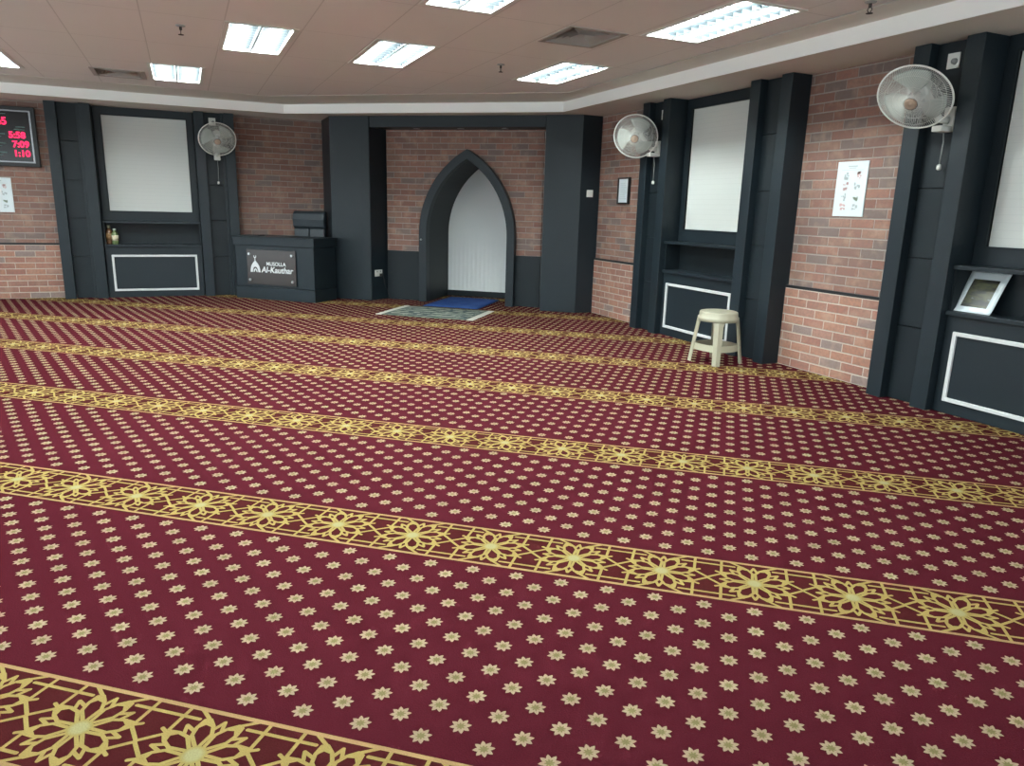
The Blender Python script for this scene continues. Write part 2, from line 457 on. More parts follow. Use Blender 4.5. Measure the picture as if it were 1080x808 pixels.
# ------------------------------------------------------------------ pilasters
def make_pilaster(label):
    t = thing('pilaster', label, 'pilaster', group='charcoal panelled pilasters')
    for x0, x1 in ((-.25, -.125), (.125, .25)):
        b = MB().box(x0, x1, -.21, .06, 0, ZS)
        obj('rib', b, clad, t, .004)
    r = MB(); zs = [0, .55, 1.04, 1.517, 2.0, ZS]
    for z0, z1 in zip(zs, zs[1:]): r.box(-.125, .125, -.135, -.11, z0+.003, z1-.003)
    obj('recessed_panel', r, clad_deep, t, .002)
    obj('backing', MB().box(-.125, .125, -.11, .06, 0, ZS), black_trim, t)
    # slim fillet strip beside the inner rib
    obj('fillet', MB().box(.085, .125, -.15, -.13, 0, ZS), clad, t, .002)
    return t
PIL = [('l', -2.89, 'charcoal pilaster beside the red LED prayer time board'), ('l', -1.185, 'charcoal pilaster behind the fan, left of the desk'),
       ('r', -.76, 'charcoal pilaster beside the framed notice, behind the middle fan'), ('r', .93, 'charcoal pilaster behind the beige stool'),
       ('r', 2.55, 'charcoal pilaster behind the largest looking fan, beside the right edge cabinet')]
pp = make_pilaster(PIL[0][2])
for i, (sd, s, lab) in enumerate(PIL):
    o = pp if i == 0 else dup(pp, (0, 0, 0), 0, lab)
    o.location = at(sd, s, 0); o.rotation_euler = (0, 0, rot(sd))

# ------------------------------------------------------------------ built-in bays with windows
def make_cabinet(label, w):
    t = thing('built_in_cabinet', label, 'cabinet', group='charcoal built-in cabinets under the windows')
    h = w/2
    obj('body', MB().box(-h, h, -.14, .06, 0, .675), clad, t, .003)
    obj('lower_shelf', MB().box(-h, h, -.165, .06, .675, .705), clad, t, .003)
    obj('upper_shelf', MB().box(-h, h, -.165, .06, .985, 1.012), clad, t, .003)
    obj('side_panel', MB().box(-h, -h+.018, -.14, .06, .705, .985), clad_deep, t)
    obj('side_panel', MB().box(h-.018, h, -.14, .06, .705, .985), clad_deep, t)
    obj('back_panel', MB().box(-h+.018, h-.018, .04, .06, .705, .985), clad_deep, t)
    m = MB(); a, z0, z1, k = .525, .085, .57, .028
    out = [(-a, z0), (a, z0), (a, z1), (-a, z1)]; inn = [(-a+k, z0+k), (a-k, z0+k), (a-k, z1-k), (-a+k, z1-k)]
    m.ringprism(out, inn, -.156, -.138)
    obj('moulding', m, white_mould, t, .004)
    return t
BAYS = [('l', -2.0375, 1.186, 'charcoal cabinet with white rectangle moulding left of the desk, bottles in its niche'),
        ('r', .085, 1.186, 'charcoal cabinet with white rectangle moulding behind the beige stool'),
        ('r', 3.395, 1.186, 'charcoal cabinet at the right edge with a picture sheet in its niche')]
cab = make_cabinet(BAYS[0][3], 1.186)
for i, (sd, s, w, lab) in enumerate(BAYS):
    o = cab if i == 0 else dup(cab, (0, 0, 0), 0, lab)
    o.location = at(sd, s, 0); o.rotation_euler = (0, 0, rot(sd))
    # the window above it
    h = w/2; bx0, bx1 = -.505, .505
    fr = MB().ringprism([(-h, 1.012), (h, 1.012), (h, ZS), (-h, ZS)], [(bx0, 1.142), (bx1, 1.142), (bx1, 2.356), (bx0, 2.356)], .012, .06)
    wd = struct('window_%d' % (i+1), fr, clad, loc=at(sd, s, 0), rz=rot(sd), bevel=.003)
    struct('window_pane', MB().box(bx0, bx1, .03, .05, 1.142, 2.356), board_m, wd)
    lip = MB().ringprism([(bx0-.015, 1.127), (bx1+.015, 1.127), (bx1+.015, 2.371), (bx0-.015, 2.371)], [(bx0, 1.142), (bx1, 1.142), (bx1, 2.356), (bx0, 2.356)], .004, .03)
    struct('window_bead', lip, clad_deep, wd)

# ------------------------------------------------------------------ mihrab wall, columns and lintel
YA = 9.72
AX, AZ = -3.13, .93                 # arch axis and springing height
def arch(a, R, cx_off, z0, n=14):   # half width a, radius R, centres at axis -/+ (R-a)
    apex = math.sqrt(R*R - (R-a)**2)
    th = math.asin(apex/R)
    right = [(AX-(R-a)+R*math.cos(th*k/n), AZ+R*math.sin(th*k/n)) for k in range(n+1)]
    left = [(2*AX-x, z) for x, z in right[::-1]][1:]
    return [(AX+a, z0)] + right + left + [(AX-a, z0)]
aO, RO, aI = .683, 1.276, .573
out0 = arch(aO, RO, 0, 0); inn0 = arch(aI, RO-.11, 0, 0)
out1 = arch(aO, RO, 0, .69)
bw = MB().wallprism([(-4.33, .69), (-4.33, 2.44), (-2.105, 2.44), (-2.105, .69)] + out1, YA, YA+.12)
wb = struct('wall_back', bw, brick_hi)
struct('wainscot', MB().box(-4.33, AX-aO, YA-.005, YA+.12, 0, .69).box(AX+aO, -2.105, YA-.005, YA+.12, 0, .69), clad_deep, wb)
struct('wall_void', MB().box(-4.6, -1.7, 10.62, 10.72, 0, 2.6), black_trim, wb)
t = thing('prayer_niche', 'charcoal pointed arch niche with a white back panel, in the brick wall between two columns', 'niche', (AX, YA, 0))
def loc_x(P): return [(p[0]-AX, p[1]) for p in P]
o_ = obj('arch_frame', MB().ringprism(loc_x(out0), loc_x(inn0), -.11, .02, True), clad, t, .004)
lin = arch(aI+.03, RO-.08, 0, 0)
obj('niche_lining', MB().ringprism(loc_x(lin), loc_x(inn0), .02, .84, True), clad_deep, t)
pan = arch(aI-.004, RO-.114, 0, .085)
pm = bpy.data.materials.new('white_pleated_panel'); pm.use_nodes = True; g = G(pm); b = g.bsdf(); vec, xyz = g.coords()
fold = g.mul(g.m('SINE', g.mul(xyz[0], 95)), .5)
low = g.node('ShaderNodeMapRange'); low.inputs['From Min'].default_value = 1.0; low.inputs['From Max'].default_value = .6; g.L.new(xyz[2], low.inputs['Value'])
g.bump(g.add(g.mul(fold, low.outputs[0]), g.mul(g.noise(vec, 3, 2), .4)), .35, .012)
g.L.new(g.mix(g.noise(vec, 2, 2), srgb(228, 234, 234), srgb(236, 240, 240)), b.inputs['Base Color'])
b.inputs['Roughness'].default_value = .5
obj('back_panel', MB().wallprism(loc_x(pan), .80, .83), pm, t)
obj('sill', MB().box(-aI, aI, .78, .84, 0, .085), clad_deep, t, .003)
obj('knob', MB().lathe([(.012, 0), (.014, -.012), (.010, -.022), (.003, -.024)], 12, Matrix.Translation((-aO+.035, -.11, .86)) @ Matrix.Rotation(-PI/2, 4, 'X')), steel, t)['label'] = 'small grey knob on the left of the arch'

# columns: polygons; backs run into the side walls
cl = [Vector((-5.03, 9.42)), Vector((-4.44, 9.42)), Vector((-4.335, YA+.06)), Vector((-4.6, 10.25)), Vector((-5.40, 9.893))]
def column(name, label, pts, strips):
    t = thing(name, label, 'column', (sum(p.x for p in pts)/len(pts), 9.5, 0), group='charcoal columns beside the niche')
    lp = [(p.x-t.location.x, p.y-9.5) for p in pts]
    obj('shaft', MB().prism(lp, 0, ZS), clad, t, .004)
    for x0, x1 in strips:
        obj('strip', MB().box(x0-t.location.x, x1-t.location.x, -.092, -.078, 0, ZS), clad, t, .003)
    return t
column('column', 'wide charcoal column between the desk and the niche', cl, [(-4.565, -4.445)])
q = Vector((-1.55, 9.40)); back = q - .275*nr
cr = [Vector((-2.02, 9.40)), q, back, Vector((-1.45, 9.70)), Vector((-2.10, YA+.05))]
column('column', 'wide charcoal column between the niche and the framed notice', cr, [(-2.012, -1.935)])
t = thing('lintel', 'charcoal lintel with three small downlights over the niche', 'lintel', (-3.22, 9.5, 0))
obj('beam', MB().box(-4.435+3.22, -2.025+3.22, -.08, .215, 2.315, ZS), clad, t, .004)
dl_rim = mat('downlight_rim', srgb(180, 184, 184), .3, .5, .8); dl_lens = mat('downlight_lens', srgb(214, 218, 218), .2, .5)
for x, lab in ((-3.81, 'small round downlight nearest the desk side under the lintel'), (-3.19, 'small round downlight above the arch tip under the lintel'), (-2.59, 'small round downlight over the right side of the arch under the lintel')):
    d = thing('downlight', lab, 'downlight', (x, 9.54, 2.315), 0, 'downlights under the lintel')
    obj('rim', MB().lathe([(.032, 0), (.046, -.001), (.044, -.007), (.034, -.008), (.030, -.002)], 24), dl_rim, d)
    obj('lens', MB().lathe([(.031, -.001), (.028, -.006), (.005, -.007)], 20), dl_lens, d)

# ------------------------------------------------------------------ switches and outlet
def plate(name, label, cat, loc, rz, w, h, group=None, knob=None):
    t = thing(name, label, cat, loc, rz, group)
    obj('plate', MB().box(-w/2, w/2, -.012, 0, -h/2, h/2), white_pl, t, .003)
    if knob == 'dial':
        obj('dial', MB().lathe([(.020, 0), (.018, -.016), (.003, -.017)], 20, Matrix.Translation((.012, -.012, -.006)) @ Matrix.Rotation(-PI/2, 4, 'X')), grey_pl, t)
    else:
        obj('rocker', MB().box(-w*.22, w*.22, -.018, -.012, -h*.22, h*.22), white_pl, t, .002)
    return t
plate('fan_regulator', 'white fan speed dial above the largest looking fan on the right', 'switch', at('r', 2.555, .136, 2.335), ar, .088, .098, 'fan speed dials', 'dial')
plate('fan_regulator', 'white fan speed dial above the middle fan by the framed notice', 'switch', at('r', -.70, .136, 2.32), ar, .088, .098, 'fan speed dials', 'dial')
plate('fan_regulator', 'white fan speed dial above the fan left of the desk', 'switch', at('l', -1.205, .136, 2.345), al, .088, .098, 'fan speed dials', 'dial')
d_ = (back-q).normalized(); mid = q + .135*d_; az = math.atan2(d_.y, d_.x)
plate('light_switch', 'white square light switch on the right side of the column beside the framed notice', 'switch', (mid.x, mid.y, 1.52), az, .088, .088)
p0, p1 = Vector((-4.44, 9.42)), Vector((-4.335, YA+.06)); dd = (p1-p0).normalized(); mm = p0 + .135*dd
t = thing('socket_outlet', 'white double power socket low on the column left of the niche', 'socket', (mm.x, mm.y, .375), math.atan2(dd.y, dd.x))
obj('plate', MB().box(-.075, .075, -.012, 0, -.045, .045), white_pl, t, .003)
for x in (-.035, .035):
    obj('rocker', MB().box(x-.010, x+.010, -.016, -.012, .012, .032), grey_pl, t)
pl = thing('power_cord', 'thin black power cord hanging from the socket to the carpet', 'cord', (mm.x, mm.y, .35), math.atan2(dd.y, dd.x))
obj('plug', MB().box(.015, .060, -.055, -.0125, -.022, .018), dark_pl, pl, .004)
obj('cable', MB().tube([(.04, -.05, -.02), (.055, -.07, -.12), (.10, -.085, -.24), (.13, -.10, -.335), (.16, -.13, -.343), (.20, -.20, -.343)], .004, 6), dark_pl, pl)

# ------------------------------------------------------------------ wall fans
cage_m = mat('fan_cage', srgb(226, 228, 222), .35, .5)
blade_m = mat('fan_blade', srgb(170, 178, 172), .35, .5)
def fan(label, side, s_m, z_m, centre, normal, spin, cord):
    t = thing('wall_fan', label, 'fan', at(side, s_m, .136, z_m), rot(side), 'white wall fans')
    O, e, n, a = SIDE[side]
    Ti = (Matrix.Translation(t.location) @ Matrix.Rotation(a, 4, 'Z')).inverted()
    c = Ti @ Vector(centre); nn = (Ti.to_3x3() @ Vector(normal)).normalized()
    zz = nn; xx = Vector((0, 0, 1)).cross(zz).normalized(); yy = zz.cross(xx)
    M = Matrix(((xx.x, yy.x, zz.x, c.x), (xx.y, yy.y, zz.y, c.y), (xx.z, yy.z, zz.z, c.z), (0, 0, 0, 1)))
    R = .232
    k = MB()
    k.tube([M @ Vector((R*math.cos(2*PI*i/48), R*math.sin(2*PI*i/48), 0)) for i in range(48)], .0065, 6, closed=True)
    for zf, sg in ((.072, 1), (-.070, -1)):
        for i in range(104):
            th = 2*PI*i/104
            pts = []
            for u in (1, .82, .55, .2):
                rr = R*u; h = zf*(1-u**2.6); tw = th+(1-u)*.5*sg
                pts.append(M @ Vector((rr*math.cos(tw), rr*math.sin(tw), h)))
            k.tube(pts, .00125, 3, caps=False)
        for u in (.5, .78):
            h = zf*(1-u**2.6)
            k.tube([M @ Vector((R*u*math.cos(2*PI*i/36), R*u*math.sin(2*PI*i/36), h)) for i in range(36)], .0013, 3, closed=True)
    obj('cage', k, cage_m, t)
    obj('badge', MB().lathe([(.040, .068), (.038, .077), (.030, .080), (.020, .077), (.012, .077), (.009, .081), (.002, .081)], 24, M), orange_pl, t)['label'] = 'round orange tinted centre badge'
    obj('blade_hub', MB().lathe([(.036, -.03), (.040, -.02), (.040, .02), (.030, .030), (.004, .032)], 24, M), grey_pl, t)
    for b_ in range(3):
        a0 = spin + b_*2*PI/3
        def bl(u, v):
            rr = .034 + u*.165; w = (.5+.62*math.sin(min(1, u*1.15)*PI*.62))
            an = a0 + (v-.5)*w*1.15 + u*.35
            return M @ Vector((rr*math.cos(an), rr*math.sin(an), (v-.5)*.045*(1-.3*u)))
        o = obj('blade', MB().grid(10, 8, bl), blade_m, t)
        sm = o.modifiers.new('solid', 'SOLIDIFY'); sm.thickness = .002
    obj('motor', MB().lathe([(.004, -.172), (.040, -.168), (.056, -.15), (.060, -.11), (.060, -.06), (.052, -.045)], 24, M), white_pl, t)
    mb = M @ Vector((0, 0, -.13))
    # bracket on the panel and arm up to the motor
    br = MB().box(-.040, .040, -.030, 0, -.085, .075)
    obj('bracket', br, white_pl, t, .008)
    k1 = Vector((0, -.028, -.01)); k2 = Vector((mb.x*.35, -.075, -.005)); k3 = mb - Vector((0, 0, .05))
    k3.y = (k2.y + mb.y)/2
    obj('arm', MB().tube([tuple(k1), tuple(k2), tuple(k3), tuple(mb)], [.026, .024, .024, .032], 10), white_pl, t)
    obj('control_box', MB().box(-.036, .036, -.135, -.028, -.088, -.050), white_pl, t, .006)
    cd = obj('pull_cord', MB().tube([(.0, -.060, -.075), (.004, -.05, -cord*.5), (-.004, -.045, -cord)], .0042, 5), grey_pl, t)
    obj('cord_knob', MB().lathe([(.006, .018), (.015, .012), (.016, -.014), (.008, -.022)], 12, Matrix.Translation((-.004, -.045, -cord-.01))), white_pl, cd)
    return t

# camera pose (solved from the carpet grid)
pitch, roll, yaw, CH = math.radians(13.4418), math.radians(-1.5505), math.radians(14.1614), 1.3
fw = Vector((0, math.cos(pitch), -math.sin(pitch))); rt = Vector((1, 0, 0)); dn = fw.cross(rt)
r2 = math.cos(roll)*rt + math.sin(roll)*dn; d2 = -math.sin(roll)*rt + math.cos(roll)*dn
Rz = Matrix.Rotation(yaw, 3, 'Z')
r2, d2, fw = Rz @ r2, Rz @ d2, Rz @ fw
cam_pos = Vector((0, 0, CH))

def facing(centre, tilt_deg, du, dv):   # a normal tilted away from the line of sight, towards right/up of the viewer
    v = (cam_pos - Vector(centre)).normalized()
    w = (du*r2 - dv*d2); w = (w - w.dot(v)*v).normalized()
    k = math.radians(tilt_deg)
    return v*math.cos(k) + w*math.sin(k)
c1 = at('r', 2.53, .43, 2.085); fan('white wall fan on the pilaster at the right edge, the largest looking of the three', 'r', 2.60, 1.965, c1, facing(c1, 38, -.54, -.84), 1.2, .30)
c2 = at('r', -.80, .42, 2.09); fan('white wall fan above the framed notice, middle one of the three', 'r', -.765, 1.98, c2, facing(c2, 22, -.4, -.9), .9, .345)
c3 = at('l', -1.165, .43, 2.10); fan('white wall fan left of the desk, the farthest of the three', 'l', -1.17, 1.93, c3, facing(c3, 27, .12, -1), .5, .37)

# ------------------------------------------------------------------ things on the walls
paper_m = mat('poster_board', srgb(214, 224, 228), .3, .5)
ink_r = mat('faded_red_ink', srgb(206, 172, 172), .6, .2); ink_g = mat('faded_green_ink', srgb(150, 164, 150), .6, .2); ink_k = mat('faded_grey_ink', srgb(176, 186, 188), .6, .2)
def poster(label, side, s, z):
    t = thing('wall_poster', label, 'poster', at(side, s, .002, z), rot(side), 'instruction posters on the brick')
    obj('sheet', MB().box(-.148, .148, -.012, 0, 0, .425), paper_m, t, .003)
    y0, y1 = -.0135, -.0115
    obj('heading', MB().box(-.04, .045, y0, y1, .383, .392).box(-.10, .105, y0, y1, .358, .3605).box(-.032, .036, y0, y1, .371, .377), ink_k, t)
    rng = random.Random(3)
    for k in range(4):
        for cx, ms in ((-.05, (ink_r, ink_k)), (.062, (ink_k, ink_r, ink_g))):
            b = MB(); zc = .315 - k*.082
            for _ in range(7):
                x = cx + rng.uniform(-.024, .024); z = zc + rng.uniform(-.024, .024)
                w, h = rng.uniform(.004, .012), rng.uniform(.003, .012)
                b.box(x-w, x+w, y0, y1, z-h, z+h)
            m_ = ink_g if (k == 2 and cx > 0) else ms[(k+1) % 2]
            obj('pictogram', b, m_, t)
    return t
poster('white instruction poster on the brick wall between the two right pilasters', 'r', 1.73, 1.315)
poster('white instruction poster below the red LED board, cut by the left edge', 'l', -3.76, 1.095)

t = thing('framed_notice', 'narrow white notice in a black frame on the brick under the middle fan', 'picture frame', at('r', -1.61, .0, 1.397), ar)
obj('frame', MB().ringprism([(-.125, 0), (.125, 0), (.125, .31), (-.125, .31)], [(-.105, .018), (.105, .018), (.105, .292), (-.105, .292)], -.035, 0), dark_pl, t, .003)
obj('sheet', MB().box(-.105, .105, -.022, -.004, .018, .292), paper_m, t)
ln = MB()
for k in range(9): ln.box(-.07, .07 - (k % 3)*.02, -.0235, -.0215, .06+k*.022, .063+k*.022)
obj('text_lines', ln, ink_k, t)

# LED prayer time board
led = mat('red_led', (.02, 0, 0, 1), .5, .2, emit=(1, .02, .09, 1), estr=.9)
glass = mat('dark_display_glass', srgb(16, 19, 24), .15, .5); silver = mat('silver_bead', srgb(150, 152, 156), .3, .5, .7)
faint = mat('faint_print', srgb(92, 116, 112), .5, .3)
W = 1.02
t = thing('prayer_time_board', 'black framed board with red LED digits on the brick at the left edge', 'clock', at('l', -3.265-W/2, .0, 1.66), al)
fo = lambda k: [(-W/2+k, k), (W/2-k, k), (W/2-k, .72-k), (-W/2+k, .72-k)]
obj('frame', MB().ringprism(fo(0), fo(.05), -.06, 0), dark_pl, t, .006)
obj('bead', MB().ringprism(fo(.045), fo(.066), -.066, -.05), silver, t, .004)
obj('display', MB().box(-W/2+.05, W/2-.05, -.045, -.01, .05, .67), glass, t)
for z, s_, x in ((.345, '5:58', .385), (.235, '7:09', .415), (.125, '1:10', .415)):
    text('led_digits', s_, .105, led, t, (x, -.047, z), .002, 0, 'RIGHT', bold=.004)
text('led_digits', '12:45', .12, led, t, (.205, -.047, .50), .002, 0, 'RIGHT', bold=.004)
text('led_digits', '10', .09, led, t, (.10, -.047, .41), .002, 0, 'RIGHT', bold=.003)
lm = MB()
for z in (.38, .27, .16): lm.box(.05, .17, -.047, -.044, z, z+.014).box(.05, .13, -.047, -.044, z-.03, z-.022)
lm.box(.27, .38, -.047, -.044, .44, .452).box(.29, .39, -.047, -.044, .47, .482).box(.05, .2, -.047, -.044, .62, .63)
obj('printed_captions', lm, faint, t)

# ------------------------------------------------------------------ desk with plaque
dz = math.radians(-4); W, Dp, Hd = 1.285, .565, .852
corner_r = Vector((-4.976, 8.80)); ux = Vector((math.cos(dz), math.sin(dz))); uy = Vector((-ux.y, ux.x))
ctr = corner_r - ux*W/2 + uy*Dp/2
desk_m = mat('charcoal_desk', srgb(26, 36, 42), .45, .35, var=.08, vscale=3)
t = thing('reception_desk', 'charcoal desk with a dark name plaque, standing before the brick left of the niche', 'desk', (ctr.x, ctr.y, 0), dz)
hw, hd = W/2-.018, Dp/2-.018
b = MB().box(-hw, hw, -hd, -hd+.03, .17, .73).box(-hw, -hw+.03, -hd+.03, hd, .17, .73).box(hw-.03, hw, -hd+.03, hd, .17, .73)
obj('body', b, desk_m, t, .003)
obj('top', MB().box(-W/2, W/2, -Dp/2, Dp/2, .73, Hd-.016).box(-W/2-.008, W/2+.008, -Dp/2-.008, Dp/2+.008, Hd-.016, Hd), desk_m, t, .004)
obj('plinth', MB().box(-hw-.01, hw+.01, -hd-.01, -hd+.035, 0, .165).box(-hw-.01, -hw+.035, -hd+.035, hd, 0, .165).box(hw-.035, hw+.01, -hd+.035, hd, 0, .165), desk_m, t, .004)
plq_m = mat('smoky_acrylic', srgb(60, 56, 56), .25, .5); sil = mat('silver_letters', srgb(214, 218, 220), .35, .5)
px0, px1, pz0, pz1, py = -.425, .355, .205, .675, -hd-.022
p = obj('plaque', MB().box(px0, px1, py, py+.010, pz0, pz1), plq_m, t, .003); p['label'] = 'smoky plaque with silver lettering'
for x in (px0+.05, px1-.05):
    for z in (pz0+.06, pz1-.06):
        obj('screw', MB().lathe([(.017, .022), (.017, -.006), (.012, -.012), (.002, -.013)], 16, Matrix.Translation((x, py, z)) @ Matrix.Rotation(-PI/2, 4, 'X') @ Matrix.Scale(-1, 4, (0, 0, 1))), steel, p)
em = MB()     # dome emblem with crescent
dome = [(-.095, 0), (-.090, .05), (-.075, .10), (-.045, .145), (-.015, .175), (0, .20), (.015, .175), (.045, .145), (.075, .10), (.090, .05), (.095, 0), (.055, 0), (.050, .04), (.03, .075), (0, .09), (-.03, .075), (-.05, .04), (-.055, 0)]
ex, ez = px0+.135, pz0+.165
em.wallprism([(ex+a*.84, ez+c*.84) for a, c in dome], py-.004, py+.001)
em.wallprism([(ex-.03, ez), (ex-.027, ez+.03), (ex, ez+.055), (ex+.027, ez+.03), (ex+.03, ez), (ex+.02, ez), (ex, ez+.04), (ex-.02, ez)], py-.004, py+.001)
em.box(ex-.005, ex+.005, py-.004, py+.001, ez+.16, ez+.195)
cres = [(ex+.022*math.cos(k), ez+.212+.022*math.sin(k)) for k in [PI*.75+i*PI*1.5/12 for i in range(13)]] + [(ex+.014*math.cos(k), ez+.218+.014*math.sin(k)) for k in [PI*2.25-i*PI*1.5/12 for i in range(13)]]
em.wallprism(cres, py-.004, py+.001)
obj('emblem', em, sil, p)
text('lettering', 'MUSOLLA', .070, sil, p, (px0+.315, py-.002, ez+.098), .002, .0, bold=.0008)
text('lettering', 'Al-Kauthar', .112, sil, p, (px0+.232, py-.002, ez+.003), .002, .2, bold=.0022)

case = thing('tablet', 'thin black tablet lying on the left end of the desk top', 'tablet', tuple(ctr - ux*.42 - uy*.10) + (Hd,), dz)
obj('shell', MB().box(-.115, .115, -.08, .08, 0, .013), dark_pl, case, .004)
obj('screen', MB().box(-.105, .105, -.07, .07, .013, .0145), glass, case)

# ------------------------------------------------------------------ office chair behind the desk
cc = Vector((-5.47, 9.40))
t = thing('office_chair', 'black leather office chair with a padded headrest behind the desk', 'chair', (cc.x, cc.y, 0), math.radians(-2))
def cushion(w, d, h, z, y, r=.04):
    b = MB(); b.box(-w/2, w/2, y-d/2, y+d/2, z, z+h); return b
obj('seat', cushion(.48, .46, .09, .45, -.02), leather, t, .035, 4)
bk = MB()
def back_pt(zv): return .17 + .055*(zv-.5)
for x0, x1 in ((-.245, -.002), (.002, .245)):
    rings = []
    for zv in (.56, .70, .85, .96):
        y = back_pt(zv); rings.append([Vector((x0, y-.045, zv)), Vector((x1, y-.045, zv)), Vector((x1, y+.03, zv)), Vector((x0, y+.03, zv))])
    bk.loft(rings)
obj('backrest', bk, leather, t, .02, 3)
hr = MB(); rings = []
for zv, yo in ((.955, .0), (.985, -.03), (1.08, -.05), (1.16, -.035), (1.20, -.005)):
    y = back_pt(zv)-.03+yo; rings.append([Vector((-.255, y, zv)), Vector((.255, y, zv)), Vector((.255, back_pt(zv)+.03, zv)), Vector((-.255, back_pt(zv)+.03, zv))])
hr.loft(rings)
obj('headrest', hr, leather, t, .022, 4)
obj('back_shell', MB().box(-.235, .235, .205, .225, .55, 1.17), dark_pl, t, .015, 3)
for sx in (-1, 1):
    ar_ = MB().tube([(sx*.235, -.13, .47), (sx*.268, -.13, .56), (sx*.268, -.13, .665), (sx*.268, .06, .675), (sx*.258, .16, .67)], .018, 8)
    obj('armrest', ar_, dark_pl, t)
obj('gas_lift', MB().lathe([(.028, .08), (.028, .30), (.05, .42), (.11, .45)], 20), dark_pl, t)
bs = MB().lathe([(.035, .075), (.045, .085), (.045, .125), (.03, .13)], 16)
for k in range(5):
    a = 2*PI*k/5+.3
    bs.tube([(0, 0, .105), (.15*math.cos(a), .15*math.sin(a), .09), (.23*math.cos(a), .23*math.sin(a), .07)], [.025, .02, .016], 8)
obj('star_base', bs, dark_pl, t)
for k in range(5):
    a = 2*PI*k/5+.3
    obj('caster', MB().lathe([(.004, -.018), (.025, -.016), (.027, 0), (.025, .016), (.004, .018)], 16, Matrix.Translation((.23*math.cos(a), .23*math.sin(a), .027)) @ Matrix.Rotation(a+PI/2, 4, 'Z') @ Matrix.Rotation(PI/2, 4, 'X')).tube([(.23*math.cos(a), .23*math.sin(a), .027), (.23*math.cos(a), .23*math.sin(a), .075)], .008, 8), dark_pl, t)

# ------------------------------------------------------------------ plastic stool
beige = mat('beige_plastic', srgb(160, 156, 136), .4, .5, var=.04)
sc = Vector((.192, 6.74)); H = .465
t = thing('stool', 'beige plastic stool standing on the carpet before the right cabinet', 'stool', (sc.x, sc.y, 0), math.radians(2))
obj('seat', MB().lathe([(.004, H-.004), (.10, H-.003), (.150, H), (.163, H-.004), (.168, H-.014), (.170, H-.045), (.180, H-.052), (.183, H-.085), (.176, H-.088), (.165, H-.05), (.15, H-.02), (.004, H-.018)], 40, caps=False), beige, t)
for k in range(4):
    a = -PI/2 + k*PI/2
    ca, sa = math.cos(a), math.sin(a)
    def P(rad, tan, z): return Vector((rad*ca - tan*sa, rad*sa + tan*ca, z))
    lg = MB(); rings = []
    for u in [i/12 for i in range(13)]:
        z = (H-.055)*(1-u); rad = .176 + .060*u; wv = .042 + .058*max(0, 1-u*7)**2 - .008*u
        sgl = rad - .022
        # angled two-winged channel section with a raised ridge
        rings.append([P(rad, -.006, z), P(rad+.004, 0, z), P(rad, .006, z), P(rad-.010-.16*wv, wv, z), P(rad-.020-.16*wv, wv, z), P(rad-.008, .004, z), P(rad-.008, -.004, z), P(rad-.020-.16*wv, -wv, z), P(rad-.010-.16*wv, -wv, z)])
    lg.loft(rings)
    obj('leg', lg, beige, t)
# ring brace, bowed square between the legs
zr = .145; ra = .176+.060*(1-zr/(H-.055)) - .012
def ringpath(z, off):
    pts = []
    for k in range(4):
        for u in [i/8 for i in range(8)]:
            a = -PI/2 + (k+u)*PI/2
            sq = 1/(max(abs(math.cos(a-PI/4)), abs(math.sin(a-PI/4)))*math.sqrt(2))   # square through the leg directions
            r_ = (ra+off)*(.55*sq+.45)*(1 if u else 1)
            pts.append((r_*math.cos(a), r_*math.sin(a), z))
    return pts
rb = MB(); A_ = [ringpath(zr-.028, .012), ringpath(zr+.028, 0), ringpath(zr+.028, -.008), ringpath(zr-.028, .004)]
V_ = [[rb.bm.verts.new(p_) for p_ in q_] for q_ in A_]
for i in range(4):
    for k in range(32): rb.bm.faces.new((V_[i][k], V_[i][(k+1) % 32], V_[(i+1) % 4][(k+1) % 32], V_[(i+1) % 4][k]))
obj('brace_ring', rb, beige, t)

# ------------------------------------------------------------------ rugs before the niche
def rug_material():
    m = bpy.data.materials.new('grey_green_rug'); m.use_nodes = True; g = G(m); b = g.bsdf(); vec, xyz = g.coords()
    n = g.noise(vec, 9, 3); st = g.m('SINE', g.mul(xyz[1], 42)); bl = g.gt(g.add(n, g.mul(st, .12)), .53)
    edge = g.gt(g.mx(g.mul(g.absv(xyz[0]), 1/.60), g.mul(g.absv(xyz[1]), 1/.43)), .86)
    c = g.mix(bl, srgb(62, 74, 74), srgb(128, 132, 122)); c = g.mix(g.mul(edge, .7), c, srgb(78, 88, 80))
    g.L.new(c, b.inputs['Base Color']); b.inputs['Roughness'].default_value = .95; b.inputs['Specular IOR Level'].default_value = .1
    g.bump(g.noise(vec, 180, 2), .4, .003)
    return m
rm = rug_material(); fringe_m = mat('white_fringe', srgb(176, 176, 168), .9, .1, var=.06, vscale=60)
t = thing('prayer_rug', 'grey green patterned prayer rug with white fringed ends, before the blue mat', 'rug', (-3.185, 8.625, 0), math.radians(-1))
obj('pile', MB().grid(30, 20, lambda u, v: Vector((-.55+1.10*u, -.44+.88*v, .008+.002*math.sin(9*u+5*v)))), rm, t).modifiers.new('solid', 'SOLIDIFY').thickness = .007
for sx in (-1, 1):
    fb = MB(); rng = random.Random(5)
    for k in range(110):
        y = -.435+.87*k/109; dy = rng.uniform(-.008, .008)
        fb.box(0, .075+rng.uniform(-.008, .01), -.0045, .0045, .001, .007, Matrix.Translation((sx*.548, y, 0)) @ Matrix.Rotation((0 if sx > 0 else PI)+dy*4, 4, 'Z'))
    obj('fringe', fb, fringe_m, t)['label'] = 'white fringe'
bl_m = bpy.data.materials.new('blue_terry'); bl_m.use_nodes = True; g = G(bl_m); b = g.bsdf(); vec, xyz = g.coords()
n = g.noise(vec, 6, 4); g.L.new(g.mix(n, srgb(26, 46, 90), srgb(52, 78, 130)), b.inputs['Base Color']); b.inputs['Roughness'].default_value = .95
